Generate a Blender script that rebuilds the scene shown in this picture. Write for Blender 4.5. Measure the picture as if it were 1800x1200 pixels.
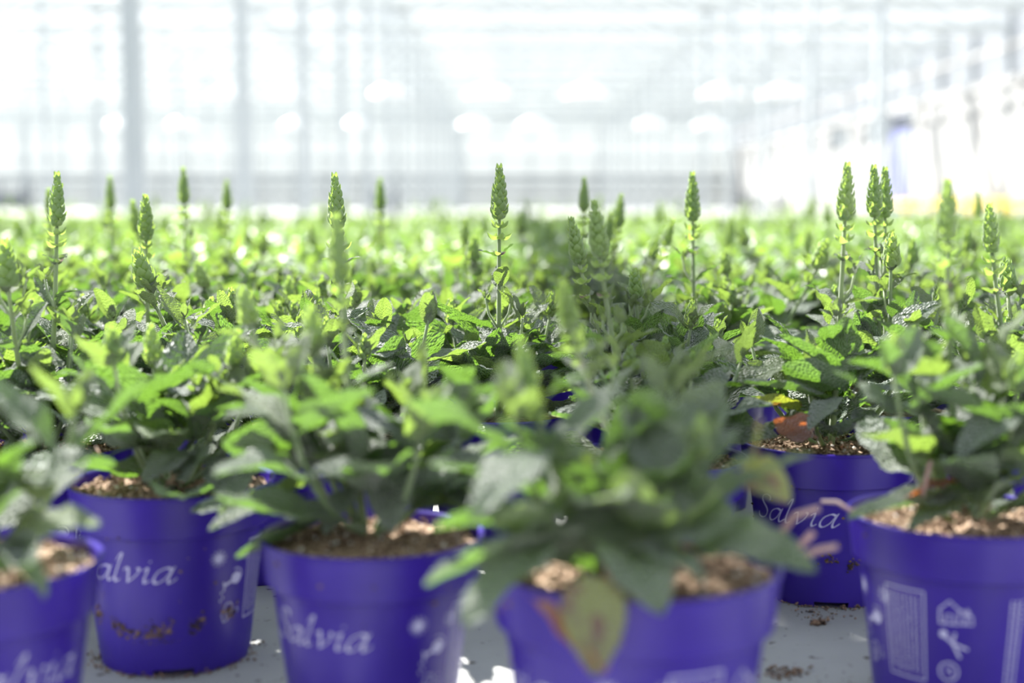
import bpy, math, random
import numpy as np
from mathutils import Vector, Matrix, noise

# ------------------------------------------------------------------ camera, sky, sun, exposure
scene = bpy.context.scene
for o in list(bpy.data.objects):
    bpy.data.objects.remove(o)
COL = scene.collection
FPX = 2500.0                      # focal length in pixels of the 1800 px wide frame (50 mm on 36 mm)
CAM = Vector((0.0, 0.0, 0.290))
PITCH = math.atan((600.0 - 360.0) / FPX)
cam_d = bpy.data.cameras.new('camera')
cam_d.lens = 50.0
cam_d.sensor_width = 36.0
cam_d.clip_start = 0.02
cam_d.clip_end = 400
cam_d.dof.use_dof = True
cam_d.dof.focus_distance = 1.13
cam_d.dof.aperture_fstop = 3.6
cam = bpy.data.objects.new('camera', cam_d)
COL.objects.link(cam)
cam.location = CAM
cam.rotation_euler = (math.pi / 2 - PITCH, 0, 0)
scene.camera = cam

world = bpy.data.worlds.new('sky')
scene.world = world
world.use_nodes = True
wn = world.node_tree
bg = wn.nodes['Background']
wtc = wn.nodes.new('ShaderNodeTexCoord')
wsep = wn.nodes.new('ShaderNodeSeparateXYZ')
wramp = wn.nodes.new('ShaderNodeValToRGB')
wramp.color_ramp.elements[0].position = 0.0
wramp.color_ramp.elements[0].color = (0.93, 0.96, 1.0, 1)
wramp.color_ramp.elements[1].position = 1.0
wramp.color_ramp.elements[1].color = (0.74, 0.86, 1.0, 1)
wn.links.new(wtc.outputs['Generated'], wsep.inputs[0])
wn.links.new(wsep.outputs['Z'], wramp.inputs[0])
wn.links.new(wramp.outputs[0], bg.inputs['Color'])
bg.inputs['Strength'].default_value = 1.1

sun_d = bpy.data.lights.new('sun', 'SUN')
sun_d.energy = 20.0
sun_d.angle = math.radians(0.6)
sun_d.color = (1.0, 0.97, 0.9)
sun = bpy.data.objects.new('sun', sun_d)
COL.objects.link(sun)
S_EL, S_AZ = math.radians(45), math.radians(33.8)      # behind the plants, to the left
to_sun = Vector((-math.sin(S_AZ) * math.cos(S_EL), math.cos(S_AZ) * math.cos(S_EL), math.sin(S_EL)))
sun.rotation_euler = to_sun.to_track_quat('Z', 'Y').to_euler()
sun.location = (-8, 10, 14)

scene.view_settings.view_transform = 'Standard'
scene.view_settings.look = 'None'
scene.view_settings.exposure = 0.25
scene.view_settings.gamma = 1.0
scene.view_settings.use_curve_mapping = False
scene.cycles.transparent_max_bounces = 24

_cp, _sp = math.cos(PITCH), math.sin(PITCH)


def at(px, py, y):
    """world point seen at photo pixel (px, py) at world depth y"""
    a, b = (px - 900.0) / FPX, (600.0 - py) / FPX
    d = Vector((a, _cp + b * _sp, -_sp + b * _cp))
    return CAM + d * (y / d.y)


# ------------------------------------------------------------------ materials
def new_mat(name):
    m = bpy.data.materials.new(name)
    m.use_nodes = True
    nt = m.node_tree
    return m, nt, nt.nodes['Principled BSDF'], nt.nodes['Material Output']


def noise_mix(nt, c1, c2, scale, lo=0.35, hi=0.65, coord='Object', detail=3):
    tc = nt.nodes.new('ShaderNodeTexCoord')
    n = nt.nodes.new('ShaderNodeTexNoise')
    n.inputs['Scale'].default_value = scale
    n.inputs['Detail'].default_value = detail
    r = nt.nodes.new('ShaderNodeValToRGB')
    r.color_ramp.elements[0].position = lo
    r.color_ramp.elements[1].position = hi
    r.color_ramp.elements[0].color = (*c1, 1)
    r.color_ramp.elements[1].color = (*c2, 1)
    nt.links.new(tc.outputs[coord], n.inputs['Vector'])
    nt.links.new(n.outputs['Fac'], r.inputs[0])
    return r.outputs[0]


def bump(nt, bsdf, scale, strength, dist, kind='noise', coord='Object'):
    tc = nt.nodes.new('ShaderNodeTexCoord')
    if kind == 'voronoi':
        n = nt.nodes.new('ShaderNodeTexVoronoi')
        out = n.outputs['Distance']
    else:
        n = nt.nodes.new('ShaderNodeTexNoise')
        n.inputs['Detail'].default_value = 4
        out = n.outputs['Fac']
    n.inputs['Scale'].default_value = scale
    b = nt.nodes.new('ShaderNodeBump')
    b.inputs['Strength'].default_value = strength
    b.inputs['Distance'].default_value = dist
    nt.links.new(tc.outputs[coord], n.inputs['Vector'])
    nt.links.new(out, b.inputs['Height'])
    nt.links.new(b.outputs['Normal'], bsdf.inputs['Normal'])
    return b


def leaf_material(name, top, under, trans, tfac=0.42, rough=0.42, spec=0.7, bumps=0.9, brown=None):
    m, nt, p, out = new_mat(name)
    geo = nt.nodes.new('ShaderNodeNewGeometry')
    oi = nt.nodes.new('ShaderNodeObjectInfo')
    mix = nt.nodes.new('ShaderNodeMix'); mix.data_type = 'RGBA'
    mix.inputs['A'].default_value = (*top, 1)
    mix.inputs['B'].default_value = (*under, 1)
    nt.links.new(geo.outputs['Backfacing'], mix.inputs['Factor'])
    col = mix.outputs['Result']
    if brown:
        tc = nt.nodes.new('ShaderNodeTexCoord')
        n = nt.nodes.new('ShaderNodeTexNoise'); n.inputs['Scale'].default_value = 3.2
        r = nt.nodes.new('ShaderNodeValToRGB')
        r.color_ramp.elements[0].position = 0.57
        r.color_ramp.elements[1].position = 0.66
        nt.links.new(tc.outputs['Object'], n.inputs['Vector'])
        nt.links.new(n.outputs['Fac'], r.inputs[0])
        mb = nt.nodes.new('ShaderNodeMix'); mb.data_type = 'RGBA'
        nt.links.new(r.outputs[0], mb.inputs['Factor'])
        nt.links.new(col, mb.inputs['A'])
        mb.inputs['B'].default_value = (*brown, 1)
        col = mb.outputs['Result']
    hsv = nt.nodes.new('ShaderNodeHueSaturation')
    mr = nt.nodes.new('ShaderNodeMapRange')
    mr.inputs['To Min'].default_value = 0.8
    mr.inputs['To Max'].default_value = 1.2
    nt.links.new(oi.outputs['Random'], mr.inputs['Value'])
    nt.links.new(mr.outputs[0], hsv.inputs['Value'])
    mh = nt.nodes.new('ShaderNodeMapRange')
    mh.inputs['To Min'].default_value = 0.515
    mh.inputs['To Max'].default_value = 0.485
    nt.links.new(oi.outputs['Random'], mh.inputs['Value'])
    nt.links.new(mh.outputs[0], hsv.inputs['Hue'])
    nt.links.new(col, hsv.inputs['Color'])
    nt.links.new(hsv.outputs[0], p.inputs['Base Color'])
    p.inputs['Roughness'].default_value = rough
    p.inputs['Specular IOR Level'].default_value = spec
    p.inputs['Sheen Weight'].default_value = 0.7
    p.inputs['Sheen Roughness'].default_value = 0.45
    tr = nt.nodes.new('ShaderNodeBsdfTranslucent')
    tr.inputs['Color'].default_value = (*trans, 1)
    if brown:
        mt = nt.nodes.new('ShaderNodeMix'); mt.data_type = 'RGBA'
        nt.links.new(r.outputs[0], mt.inputs['Factor'])
        mt.inputs['A'].default_value = (*trans, 1)
        mt.inputs['B'].default_value = (brown[0] * 1.3, brown[1], brown[2] * .7, 1)
        nt.links.new(mt.outputs['Result'], tr.inputs['Color'])
    ms = nt.nodes.new('ShaderNodeMixShader')
    ms.inputs[0].default_value = tfac
    nt.links.new(p.outputs[0], ms.inputs[1])
    nt.links.new(tr.outputs[0], ms.inputs[2])
    nt.links.new(ms.outputs[0], out.inputs['Surface'])
    if bumps:
        b = bump(nt, p, 26, bumps, 0.02, 'voronoi')
        nt.links.new(b.outputs['Normal'], tr.inputs['Normal'])
    return m


M = {}
M['leaf'] = leaf_material('sage_leaf', (0.096, 0.158, 0.086), (0.12, 0.185, 0.095), (0.17, 0.34, 0.03), 0.36)
M['young'] = leaf_material('young_leaf', (0.12, 0.20, 0.065), (0.16, 0.25, 0.09), (0.30, 0.46, 0.06), 0.40)
M['yellow'] = leaf_material('yellowing_leaf', (0.36, 0.40, 0.09), (0.4, 0.44, 0.12), (0.6, 0.68, 0.05), 0.45, brown=(0.30, 0.11, 0.03))
M['brown'] = leaf_material('withered_leaf', (0.50, 0.13, 0.03), (0.50, 0.15, 0.04), (0.75, 0.2, 0.03), 0.35, rough=0.8, spec=0.2, bumps=1.0)
M['bract'] = leaf_material('green_bract', (0.17, 0.25, 0.09), (0.2, 0.29, 0.11), (0.42, 0.60, 0.09), 0.42, rough=0.5, bumps=0.15)
M['calyx'] = leaf_material('dusky_calyx', (0.16, 0.11, 0.12), (0.18, 0.13, 0.12), (0.25, 0.16, 0.15), 0.2, bumps=0)
M['stem'] = leaf_material('pale_green_stem', (0.20, 0.27, 0.12), (0.20, 0.27, 0.12), (0.4, 0.52, 0.12), 0.2, rough=0.5, bumps=0)
M['twig'] = leaf_material('pink_root', (0.42, 0.24, 0.22), (0.42, 0.24, 0.22), (0.5, 0.3, 0.25), 0.15, bumps=0)

m, nt, p, out = new_mat('purple_plastic')
c = noise_mix(nt, (0.034, 0.012, 0.27), (0.042, 0.016, 0.32), 30)
nt.links.new(c, p.inputs['Base Color'])
p.inputs['Roughness'].default_value = 0.36
p.inputs['Specular IOR Level'].default_value = 0.5
tr = nt.nodes.new('ShaderNodeBsdfTranslucent'); tr.inputs['Color'].default_value = (0.12, 0.03, 0.8, 1)
ms = nt.nodes.new('ShaderNodeMixShader'); ms.inputs[0].default_value = 0.16
nt.links.new(p.outputs[0], ms.inputs[1]); nt.links.new(tr.outputs[0], ms.inputs[2])
nt.links.new(ms.outputs[0], out.inputs['Surface'])
bump(nt, p, 60, 0.05, 0.002)
M['pot'] = m

m, nt, p, out = new_mat('white_pot_print')
p.inputs['Base Color'].default_value = (0.52, 0.5, 0.72, 1)
p.inputs['Roughness'].default_value = 0.5
M['print'] = m

m, nt, p, out = new_mat('peat_soil')
c = noise_mix(nt, (0.09, 0.05, 0.03), (0.50, 0.36, 0.26), 260, 0.38, 0.62)
nt.links.new(c, p.inputs['Base Color']); p.inputs['Roughness'].default_value = 0.95
p.inputs['Specular IOR Level'].default_value = 0.15
bump(nt, p, 420, 1.0, 0.002)
M['soil'] = m
m, nt, p, out = new_mat('peat_crumb')
c = noise_mix(nt, (0.05, 0.03, 0.02), (0.30, 0.19, 0.12), 180, 0.4, 0.62)
nt.links.new(c, p.inputs['Base Color']); p.inputs['Roughness'].default_value = 0.95
M['crumb'] = m
m, nt, p, out = new_mat('perlite')
c = noise_mix(nt, (0.5, 0.46, 0.42), (0.8, 0.78, 0.75), 120)
nt.links.new(c, p.inputs['Base Color']); p.inputs['Roughness'].default_value = 0.9
M['perlite'] = m

m, nt, p, out = new_mat('pale_concrete')
c1 = noise_mix(nt, (0.26, 0.26, 0.26), (0.40, 0.40, 0.39), 6, 0.3, 0.7, detail=8)
c2 = noise_mix(nt, (0.12, 0.09, 0.07), (1, 1, 1), 95, 0.30, 0.36, detail=4)
mx = nt.nodes.new('ShaderNodeMix'); mx.data_type = 'RGBA'; mx.blend_type = 'MULTIPLY'
mx.inputs['Factor'].default_value = 1
nt.links.new(c1, mx.inputs['A']); nt.links.new(c2, mx.inputs['B'])
nt.links.new(mx.outputs['Result'], p.inputs['Base Color'])
p.inputs['Roughness'].default_value = 0.7
bump(nt, p, 40, 0.2, 0.003)
M['floor'] = m


def plain(name, col, rough=0.5, metal=0.0, c2=None, scale=2.0):
    m, nt, p, out = new_mat(name)
    if c2 is None:
        c2 = tuple(min(1, x * 1.06) for x in col)
    c = noise_mix(nt, col, c2, scale)
    nt.links.new(c, p.inputs['Base Color'])
    p.inputs['Roughness'].default_value = rough
    p.inputs['Metallic'].default_value = metal
    return m


M['steel'] = plain('white_galvanised_steel', (0.42, 0.45, 0.47), 0.6)
M['steel_dark'] = plain('grey_galvanised_steel', (0.22, 0.24, 0.26), 0.5)
M['sheet'] = plain('white_wall_sheet', (0.36, 0.355, 0.355), 0.7)
M['purple_door'] = plain('violet_blue_door', (0.22, 0.24, 0.50), 0.5)
M['dark'] = plain('dark_metal', (0.06, 0.07, 0.10), 0.5)
M['yellow_paint'] = plain('yellow_paint', (0.85, 0.55, 0.08), 0.5)
M['screen'] = plain('white_screen_cloth', (0.72, 0.74, 0.73), 0.8)
nt = M['screen'].node_tree
_t = nt.nodes.new('ShaderNodeBsdfTranslucent'); _t.inputs[0].default_value = (.45, .47, .47, 1)
_m = nt.nodes.new('ShaderNodeMixShader'); _m.inputs[0].default_value = .15
nt.links.new(nt.nodes['Principled BSDF'].outputs[0], _m.inputs[1]); nt.links.new(_t.outputs[0], _m.inputs[2])
nt.links.new(_m.outputs[0], nt.nodes['Material Output'].inputs['Surface'])
M['white'] = plain('sky_standin_white', (0.9, 0.9, 0.9), 0.35)


def glass_mat(name, tint, haze, hcol=(0.85, 0.88, 0.9)):
    m, nt, p, out = new_mat(name)
    nt.nodes.remove(p)
    t = nt.nodes.new('ShaderNodeBsdfTransparent'); t.inputs[0].default_value = (*tint, 1)
    g = nt.nodes.new('ShaderNodeBsdfGlossy'); g.inputs['Roughness'].default_value = 0.05
    d = nt.nodes.new('ShaderNodeBsdfTranslucent'); d.inputs[0].default_value = (*hcol, 1)
    lw = nt.nodes.new('ShaderNodeLayerWeight'); lw.inputs['Blend'].default_value = 0.2
    mul = nt.nodes.new('ShaderNodeMath'); mul.operation = 'MULTIPLY'; mul.inputs[1].default_value = 0.4
    m1 = nt.nodes.new('ShaderNodeMixShader'); m1.inputs[0].default_value = haze
    m2 = nt.nodes.new('ShaderNodeMixShader')
    nt.links.new(t.outputs[0], m1.inputs[1]); nt.links.new(d.outputs[0], m1.inputs[2])
    nt.links.new(lw.outputs['Fresnel'], mul.inputs[0]); nt.links.new(mul.outputs[0], m2.inputs[0])
    nt.links.new(m1.outputs[0], m2.inputs[1]); nt.links.new(g.outputs[0], m2.inputs[2])
    nt.links.new(m2.outputs[0], out.inputs['Surface'])
    return m


M['glass'] = glass_mat('roof_glass', (0.97, 0.985, 0.99), 0.05)
M['wall_glass'] = glass_mat('hazy_wall_glass', (0.93, 0.95, 0.96), 0.3)


# ------------------------------------------------------------------ object helpers
def link(name, me, parent=None, mat=None):
    o = bpy.data.objects.new(name, me)
    COL.objects.link(o)
    if parent is not None:
        o.parent = parent
    if mat is not None and me is not None and not me.materials:
        me.materials.append(mat)
    return o


def tag(o, label=None, cat=None, group=None, kind=None):
    if label: o['label'] = label
    if cat: o['category'] = cat
    if group: o['group'] = group
    if kind: o['kind'] = kind
    return o


def empty(name, loc, label, cat, group=None, rz=0.0):
    o = bpy.data.objects.new(name, None)
    COL.objects.link(o)
    o.location = loc
    o.rotation_euler = (0, 0, rz)
    o.empty_display_size = 0.03
    return tag(o, label, cat, group)


def mesh(name, V, F, mats, mi=None, smooth=False):
    me = bpy.data.meshes.new(name)
    me.from_pydata([tuple(v) for v in V], [], F)
    for mm in (mats if isinstance(mats, (list, tuple)) else [mats]):
        me.materials.append(mm)
    if mi is not None:
        me.polygons.foreach_set('material_index', mi)
    if smooth:
        me.polygons.foreach_set('use_smooth', [True] * len(me.polygons))
    me.update()
    return me


class MB:
    def __init__(s):
        s.V, s.F = [], []

    def quadbox(s, c8):
        n = len(s.V)
        s.V += c8
        s.F += [(n, n+3, n+2, n+1), (n+4, n+5, n+6, n+7), (n, n+1, n+5, n+4), (n+1, n+2, n+6, n+5), (n+2, n+3, n+7, n+6), (n+3, n, n+4, n+7)]

    def box(s, x0, x1, y0, y1, z0, z1):
        s.quadbox([(x0, y0, z0), (x1, y0, z0), (x1, y1, z0), (x0, y1, z0), (x0, y0, z1), (x1, y0, z1), (x1, y1, z1), (x0, y1, z1)])

    def bar(s, a, b, w, h=None):
        a, b = Vector(a), Vector(b)
        h = h or w
        d = (b - a).normalized()
        u = d.cross(Vector((0, 0, 1)))
        if u.length < 1e-3: u = Vector((1, 0, 0))
        u.normalize()
        v = u.cross(d)
        r = []
        for q in (a, b):
            for su, sv in ((-1, -1), (1, -1), (1, 1), (-1, 1)):
                r.append(tuple(q + u * su * w / 2 + v * sv * h / 2))
        s.quadbox(r)

    def tube(s, pts, rads, n=6, cap=True):
        pts = [Vector(q) for q in pts]
        base = len(s.V)
        for i, q in enumerate(pts):
            d = (pts[min(i+1, len(pts)-1)] - pts[max(i-1, 0)]).normalized()
            u = d.cross(Vector((0.13, 1, 0.07))).normalized()
            v = d.cross(u)
            r = rads[i] if hasattr(rads, '__len__') else rads
            for k in range(n):
                a = 2 * math.pi * k / n
                s.V.append(tuple(q + u * math.cos(a) * r + v * math.sin(a) * r))
        for i in range(len(pts) - 1):
            for k in range(n):
                a = base + i * n + k
                b = base + i * n + (k + 1) % n
                s.F.append((a, b, b + n, a + n))
        if cap:
            s.F.append(tuple(base + (len(pts) - 1) * n + k for k in range(n)))

    def build(s, name, mat, parent=None, smooth=False):
        return link(name, mesh(name, s.V, s.F, mat, smooth=smooth), parent)


# ------------------------------------------------------------------ the glasshouse (setting)
bpy_floor = MB()
bpy_floor.box(-36, 14, -6, 88, -0.12, 0)
tag(bpy_floor.build('floor', M['floor']), kind='structure')

GUT, RIDGE, SPAN = 5.6, 6.45, 4.0
XG = [-2.9 + SPAN * k for k in range(-8, 5)]            # gutter lines
Y0, Y1 = -5.0, 85.0
# saw-tooth glass roof
V, F = [], []
for a, b in zip(XG[:-1], XG[1:]):
    n = len(V)
    mid = (a + b) / 2
    V += [(a, Y0, GUT), (a, Y1, GUT), (mid, Y1, RIDGE), (mid, Y0, RIDGE), (b, Y1, GUT), (b, Y0, GUT)]
    F += [(n, n+1, n+2, n+3), (n+3, n+2, n+4, n+5)]
ceil = link('ceiling', mesh('ceiling', V, F, M['glass']))
tag(ceil, kind='structure')
gb = MB()
yy = 8.0
while yy < Y1:
    for a, b in zip(XG[:-1], XG[1:]):
        mid = (a + b) / 2
        gb.bar((a, yy, GUT + .02), (mid, yy, RIDGE + .02), .035, .05)
        gb.bar((mid, yy, RIDGE + .02), (b, yy, GUT + .02), .035, .05)
    yy += 1.5
tag(gb.build('glazing_bars', M['steel'], ceil), kind='stuff')
for i, (a, b) in enumerate(zip(XG[:-1], XG[1:])):
    r_ = MB()
    r_.bar(((a + b) / 2, Y0, RIDGE + .03), ((a + b) / 2, Y1, RIDGE + .03), .07, .09)
    r_.build('ridge_bar', M['steel'], ceil)
for i, x in enumerate(XG):
    g_ = MB()
    g_.box(x - .045, x + .045, Y0, Y1, GUT - .04, GUT + .02)
    tag(g_.build('trim_%d' % (i + 1), M['steel']), kind='structure')

# far gable wall of framed panes, with white screen cloth panels
wf = MB()
for zz in (0.12, 1.55, 3.0, 4.4, GUT - .1):
    wf.box(XG[0], XG[-1], Y1 - .04, Y1 + .06, zz - .07, zz + .07)
tag(wf.build('wall_back', M['steel']), kind='structure')
wall_back = bpy.data.objects['wall_back']
k = 0
pan_me = {}
x = XG[0]
while x < XG[-1] - .1:
    p_ = MB()
    p_.quadbox([(x + .04, Y1, .2), (x + 1.96, Y1, .2), (x + 1.96, Y1 + .03, .2), (x + .04, Y1 + .03, .2), (x + .04, Y1, GUT - .1), (x + 1.96, Y1, GUT - .1), (x + 1.96, Y1 + .03, GUT - .1), (x + .04, Y1 + .03, GUT - .1)])
    p_.F = [p_.F[2]]
    o = p_.build('screen_panel', M['screen'], wall_back)
    m_ = MB(); m_.box(x - .04, x + .04, Y1 - .06, Y1 + .06, 0, GUT)
    m_.build('mullion', M['steel'], wall_back)
    x += 2.0
for a, b in zip(XG[:-1], XG[1:]):
    n = mesh('gable_pane', [(a, Y1, GUT), (b, Y1, GUT), ((a + b) / 2, Y1, RIDGE)], [(0, 1, 2)], M['glass'])
    link('gable_pane', n, wall_back)

# left side wall
wl = MB()
for zz in (0.1, 1.5, 3.0, 4.4):
    wl.box(XG[0] - .05, XG[0] + .05, 8, Y1, zz - .05, zz + .05)
tag(wl.build('wall_left', M['steel']), kind='structure')
link('wall_pane', mesh('wall_pane', [(XG[0], 8, 0), (XG[0], Y1, 0), (XG[0], Y1, GUT), (XG[0], 8, GUT)], [(0, 1, 2, 3)], M['wall_glass']), bpy.data.objects['wall_left'])

# right side wall: white sheet bays between posts, rail bands above
XR = 13.1
wr = MB()
wr.box(XR + .02, XR + .12, 8, Y1, 0, .35)
wr.box(XR - .05, XR + .12, 8, Y1, 3.45, 3.65)
wr.box(XR - .05, XR + .12, 8, Y1, 4.4, 4.52)
tag(wr.build('wall_right', M['sheet']), kind='structure')
wall_right = bpy.data.objects['wall_right']
link('wall_pane', mesh('wall_pane', [(XR + .1, 8, 3.6), (XR + .1, Y1, 3.6), (XR + .1, Y1, GUT), (XR + .1, 8, GUT)], [(0, 1, 2, 3)], M['glass']), wall_right)
y = 8.0
while y < Y1 - 1:
    dark_open = 49.9 < y < 52.5 or 55.9 < y < 58.5
    b_ = MB()
    top = 2.5 if dark_open else 3.45
    if not (46.9 < y < 49.5):
        b_.box(XR + .03, XR + .1, y + .06, y + 2.94, .35, top)
        b_.build('sheet_panel', M['sheet'], wall_right)
    p_ = MB(); p_.box(XR - .06, XR + .1, y - .06, y + .06, 0, GUT - .1)
    p_.build('wall_post', M['steel'] if y < 36 or y > 44 else M['steel_dark'], wall_right)
    if dark_open:
        q_ = MB(); q_.box(XR + .12, XR + .2, y + .06, y + 2.94, 2.45, 3.45)
        q_.build('dark_opening', M['steel_dark'], wall_right)
    y += 3.0
dr = MB(); dr.box(XR - .02, XR + .08, 47.1, 49.4, .05, 2.75)
dr_o = dr.build('door_1', M['purple_door']); tag(dr_o, kind='structure')
d2 = MB(); d2.box(XR - .05, XR + .1, 46.95, 49.45, 2.8, 3.3)
d2.build('roller_box', M['dark'], dr_o)
d3 = MB(); d3.box(XR - .06, XR - .02, 48.2, 48.3, .9, 1.1)
d3.build('door_handle', M['steel_dark'], dr_o)

# roof trusses
def truss(yy, idx):
    t = MB()
    x0, x1 = XG[0], XG[-1]
    t.box(x0, x1, yy - .05, yy + .05, GUT - .22, GUT - .12)
    t.box(x0, x1, yy - .04, yy + .04, GUT - .78, GUT - .70)
    n = int((x1 - x0) / 1.0)
    for k in range(n):
        a, b = x0 + k, x0 + k + 1
        z0, z1 = (GUT - .74, GUT - .17) if k % 2 else (GUT - .17, GUT - .74)
        t.bar((a, yy, z0), (b, yy, z1), .035)
    o = t.build('roof_truss', M['steel'])
    return o


ty = [11 + 4.5 * k for k in range(17)]
for i, yy in enumerate(ty):
    o = truss(yy, i)
    tag(o, 'white lattice roof truss spanning the glasshouse under the gutters', 'truss', 'roof trusses under the glass')
    # rolled-up white shade screen hung under each truss
    if yy > 30:
        s_ = MB()
        s_.tube([(XG[0], yy + .35, GUT - .62), (XG[-1], yy + .35, GUT - .62)], .16, 8)
        tag(s_.build('shade_screen', M['screen'], smooth=True), 'white shade screen bunched up along a roof truss', 'screen', 'bunched shade screens under the roof')

# columns
def column(x, y, w, label, group=None):
    e = empty('column', (x, y, 0), label, 'column', group)
    c_ = MB(); c_.box(-w/2, w/2, -w/2, w/2, 0, GUT - .12)
    c_.build('post', M['steel'], e)
    b_ = MB(); b_.box(-w * .9, w * .9, -w * .9, w * .9, 0, .03)
    b_.build('base_plate', M['steel_dark'], e)
    h_ = MB(); h_.box(-.2, .2, -w/2 - .02, w/2 + .02, GUT - .3, GUT - .12)
    h_.build('head_bracket', M['steel_dark'], e)


NAMED = {(0, 11): 'nearest and widest pale steel column, left part of the glasshouse',
         (0, 15.5): 'second pale steel column behind the widest left one',
         (1, 20): 'slender white column right of the door-side spikes, nearest on the right',
         (1, 24.5): 'second slender white column on the right, left of the violet door'}
for ci, cx in enumerate((-2.9, 5.1, -10.9, -18.9, -26.9)):
    for yy in ty:
        if (cx / yy < -.42 or cx / yy > .42): continue
        if ci == 1 and yy < 16: continue
        lab = NAMED.get((ci, yy))
        column(cx, yy, .125 if ci == 0 else .11, lab or 'thin pale steel column among the hazy rows far back in the glasshouse', None if lab else 'far glasshouse columns')

# added white ovals below the trusses, standing in for bright sky glimpses
def oval_mesh():
    V, F = [], []
    prof = [(.16, .34), (.2, .32), (.42, .12), (.60, 0), (.58, -.005)]
    n = 16
    for (r, z) in prof:
        for k in range(n):
            a = 2 * math.pi * k / n
            V.append((r * math.cos(a) * 1.6, r * math.sin(a) * .8, z))
    for i in range(len(prof) - 1):
        for k in range(n):
            F.append((i*n + k, i*n + (k+1) % n, (i+1)*n + (k+1) % n, (i+1)*n + k))
    F.append(tuple(range(n)))
    return mesh('shell', V, F, M['white'], smooth=True)


lm = oval_mesh()
hang = MB(); hang.box(-.12, .12, -.1, .1, .33, .48); hang.tube([(0, 0, .46), (0, 0, 1.06)], .012, 5)
hm = mesh('hanger', hang.V, hang.F, M['white'])
for (yy, xs) in ((47.0, [-13.6 + 3.2 * k for k in range(8)]), (65.0, [-19 + 4.0 * k for k in range(8)])):
    for x in xs:
        if min(abs(x - c_) for c_ in (-2.9, 5.1, -10.9, -18.9, -26.9)) < 1.0: x += 1.25
        e = empty('sky_standin', (x, yy, 3.78), 'added stand-in for bright sky, a white oval reflector, blurred under the far roof', 'stand_in', 'sky stand-ins under the far roof')
        link('shell', lm, e)
        link('hanger', hm, e)

# yellow rail, trolleys, heater pipes at the far right / left
yr = empty('guard_rail', (XR - .35, 36, 0), 'low yellow guard rail along the right-hand white wall', 'rail')
q = MB(); q.box(-.04, .04, -3, 14, .22, .44); q.build('rail', M['yellow_paint'], yr)
for k in range(6):
    q = MB(); q.box(-.05, .05, -2.9 + 3.3 * k, -2.8 + 3.3 * k, 0, .44); q.build('rail_post', M['yellow_paint'], yr)


def trolley(x, y, label, w=.8, h=.9):
    e = empty('plant_trolley', (x, y, 0), label, 'trolley')
    q = MB(); q.box(-w/2, w/2, -.3, .3, .18, .24); q.build('lower_shelf', M['dark'], e)
    q = MB(); q.box(-w/2, w/2, -.3, .3, h - .35, h - .29); q.build('upper_shelf', M['dark'], e)
    for sx in (-1, 1):
        for sy in (-1, 1):
            q = MB(); q.box(sx*w/2 - .02, sx*w/2 + .02, sy*.28 - .02, sy*.28 + .02, .12, h); q.build('upright', M['dark'], e)
            q = MB(); q.tube([(sx*w/2 - .02, sy*.28, .06), (sx*w/2 + .02, sy*.28, .06)], .06, 10); q.build('wheel', M['dark'], e)
    q = MB(); q.box(-w/2 + .05, w/2 - .05, -.25, .25, .24, h - .4); q.build('crate', M['steel_dark'], e)


trolley(-12.6, 36, 'dark trolley standing far back at the left edge')
trolley(-3.1, 35, 'small dark trolley beyond the field, behind the middle spikes', .5, .7)
trolley(5.9, 33, 'dark trolley beyond the field, left of the right-hand column', .8, .6)

# heating pipes running across far back
for i, (yy, zz) in enumerate(((84, .9), (84, 1.9))):
    q = MB(); q.tube([(XG[0], yy, zz), (XG[-1], yy, zz)], .12, 8)
    tag(q.build('heating_pipe', M['steel_dark'], smooth=True), ['lower', 'upper'][i] + ' grey pipe running along the far wall', 'pipe')

# ------------------------------------------------------------------ plant piece meshes
def leaf_mesh(name, mat, nx, ny, arch, fold, wav, twist, seed, shape=0):
    rs = random.Random(seed)
    V, F = [], []
    ph = rs.uniform(0, 6)
    for i in range(nx + 1):
        t = i / nx
        pet = 0.14
        if t < pet:
            w = 0.05 + 0.03 * t / pet
        else:
            u = (t - pet) / (1 - pet)
            w = 0.08 + 0.92 * (math.sin(math.pi * min(1, u ** (0.72 if shape == 0 else 0.6))) ** 0.75)
            w *= 1
            if u > .999: w = 0.02
        teeth = 1 + (0.045 * math.sin(t * 95 + ph) if nx > 12 and t > .2 else 0)
        zc = arch * 4 * t * (1 - t)
        yo = 0.06 * math.sin(t * 2.6 + ph) * t
        tw = twist * (t - .4)
        for j in range(ny + 1):
            s = (j / ny) * 2 - 1
            y = s * 0.5 * w * (teeth if abs(s) > .9 else 1)
            z = fold * abs(s) ** 1.3 * w * .5 - .03 * math.exp(-(s * 6) ** 2) * (t > .1)
            z += wav * math.sin(t * 14 + ph + s * 1.5) * abs(s) * w
            if nx > 12:
                z += 0.012 * math.sin((t - abs(s) * .12) * 62) * min(1, abs(s) * 3) * (1 - abs(s) * .5)
            c_, s_ = math.cos(tw), math.sin(tw)
            y2, z2 = y * c_ - z * s_, y * s_ + z * c_
            V.append((t, y2 + yo, zc + z2))
    for i in range(nx):
        for j in range(ny):
            a = i * (ny + 1) + j
            F.append((a, a + ny + 1, a + ny + 2, a + 1))
    return mesh(name, V, F, mat, smooth=True)


# parameters of the leaf shapes (z values are in units of leaf length; width is scaled separately)
LP = [(.05, .25, .05, .2), (.10, .2, .08, -.3), (.16, .3, .06, .5), (-.04, .35, .08, .2), (.22, .15, .06, -.5), (.08, .5, .04, .1), (.12, .1, .12, .6), (.02, .3, .1, -.6)]
LEAF = {}
for mk in ('leaf', 'young', 'yellow', 'brown'):
    LEAF[mk] = [leaf_mesh('leaf', M[mk], 30, 10, a, f * .5, w * .6, tw, 10 + i) for i, (a, f, w, tw) in enumerate(LP)]


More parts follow.
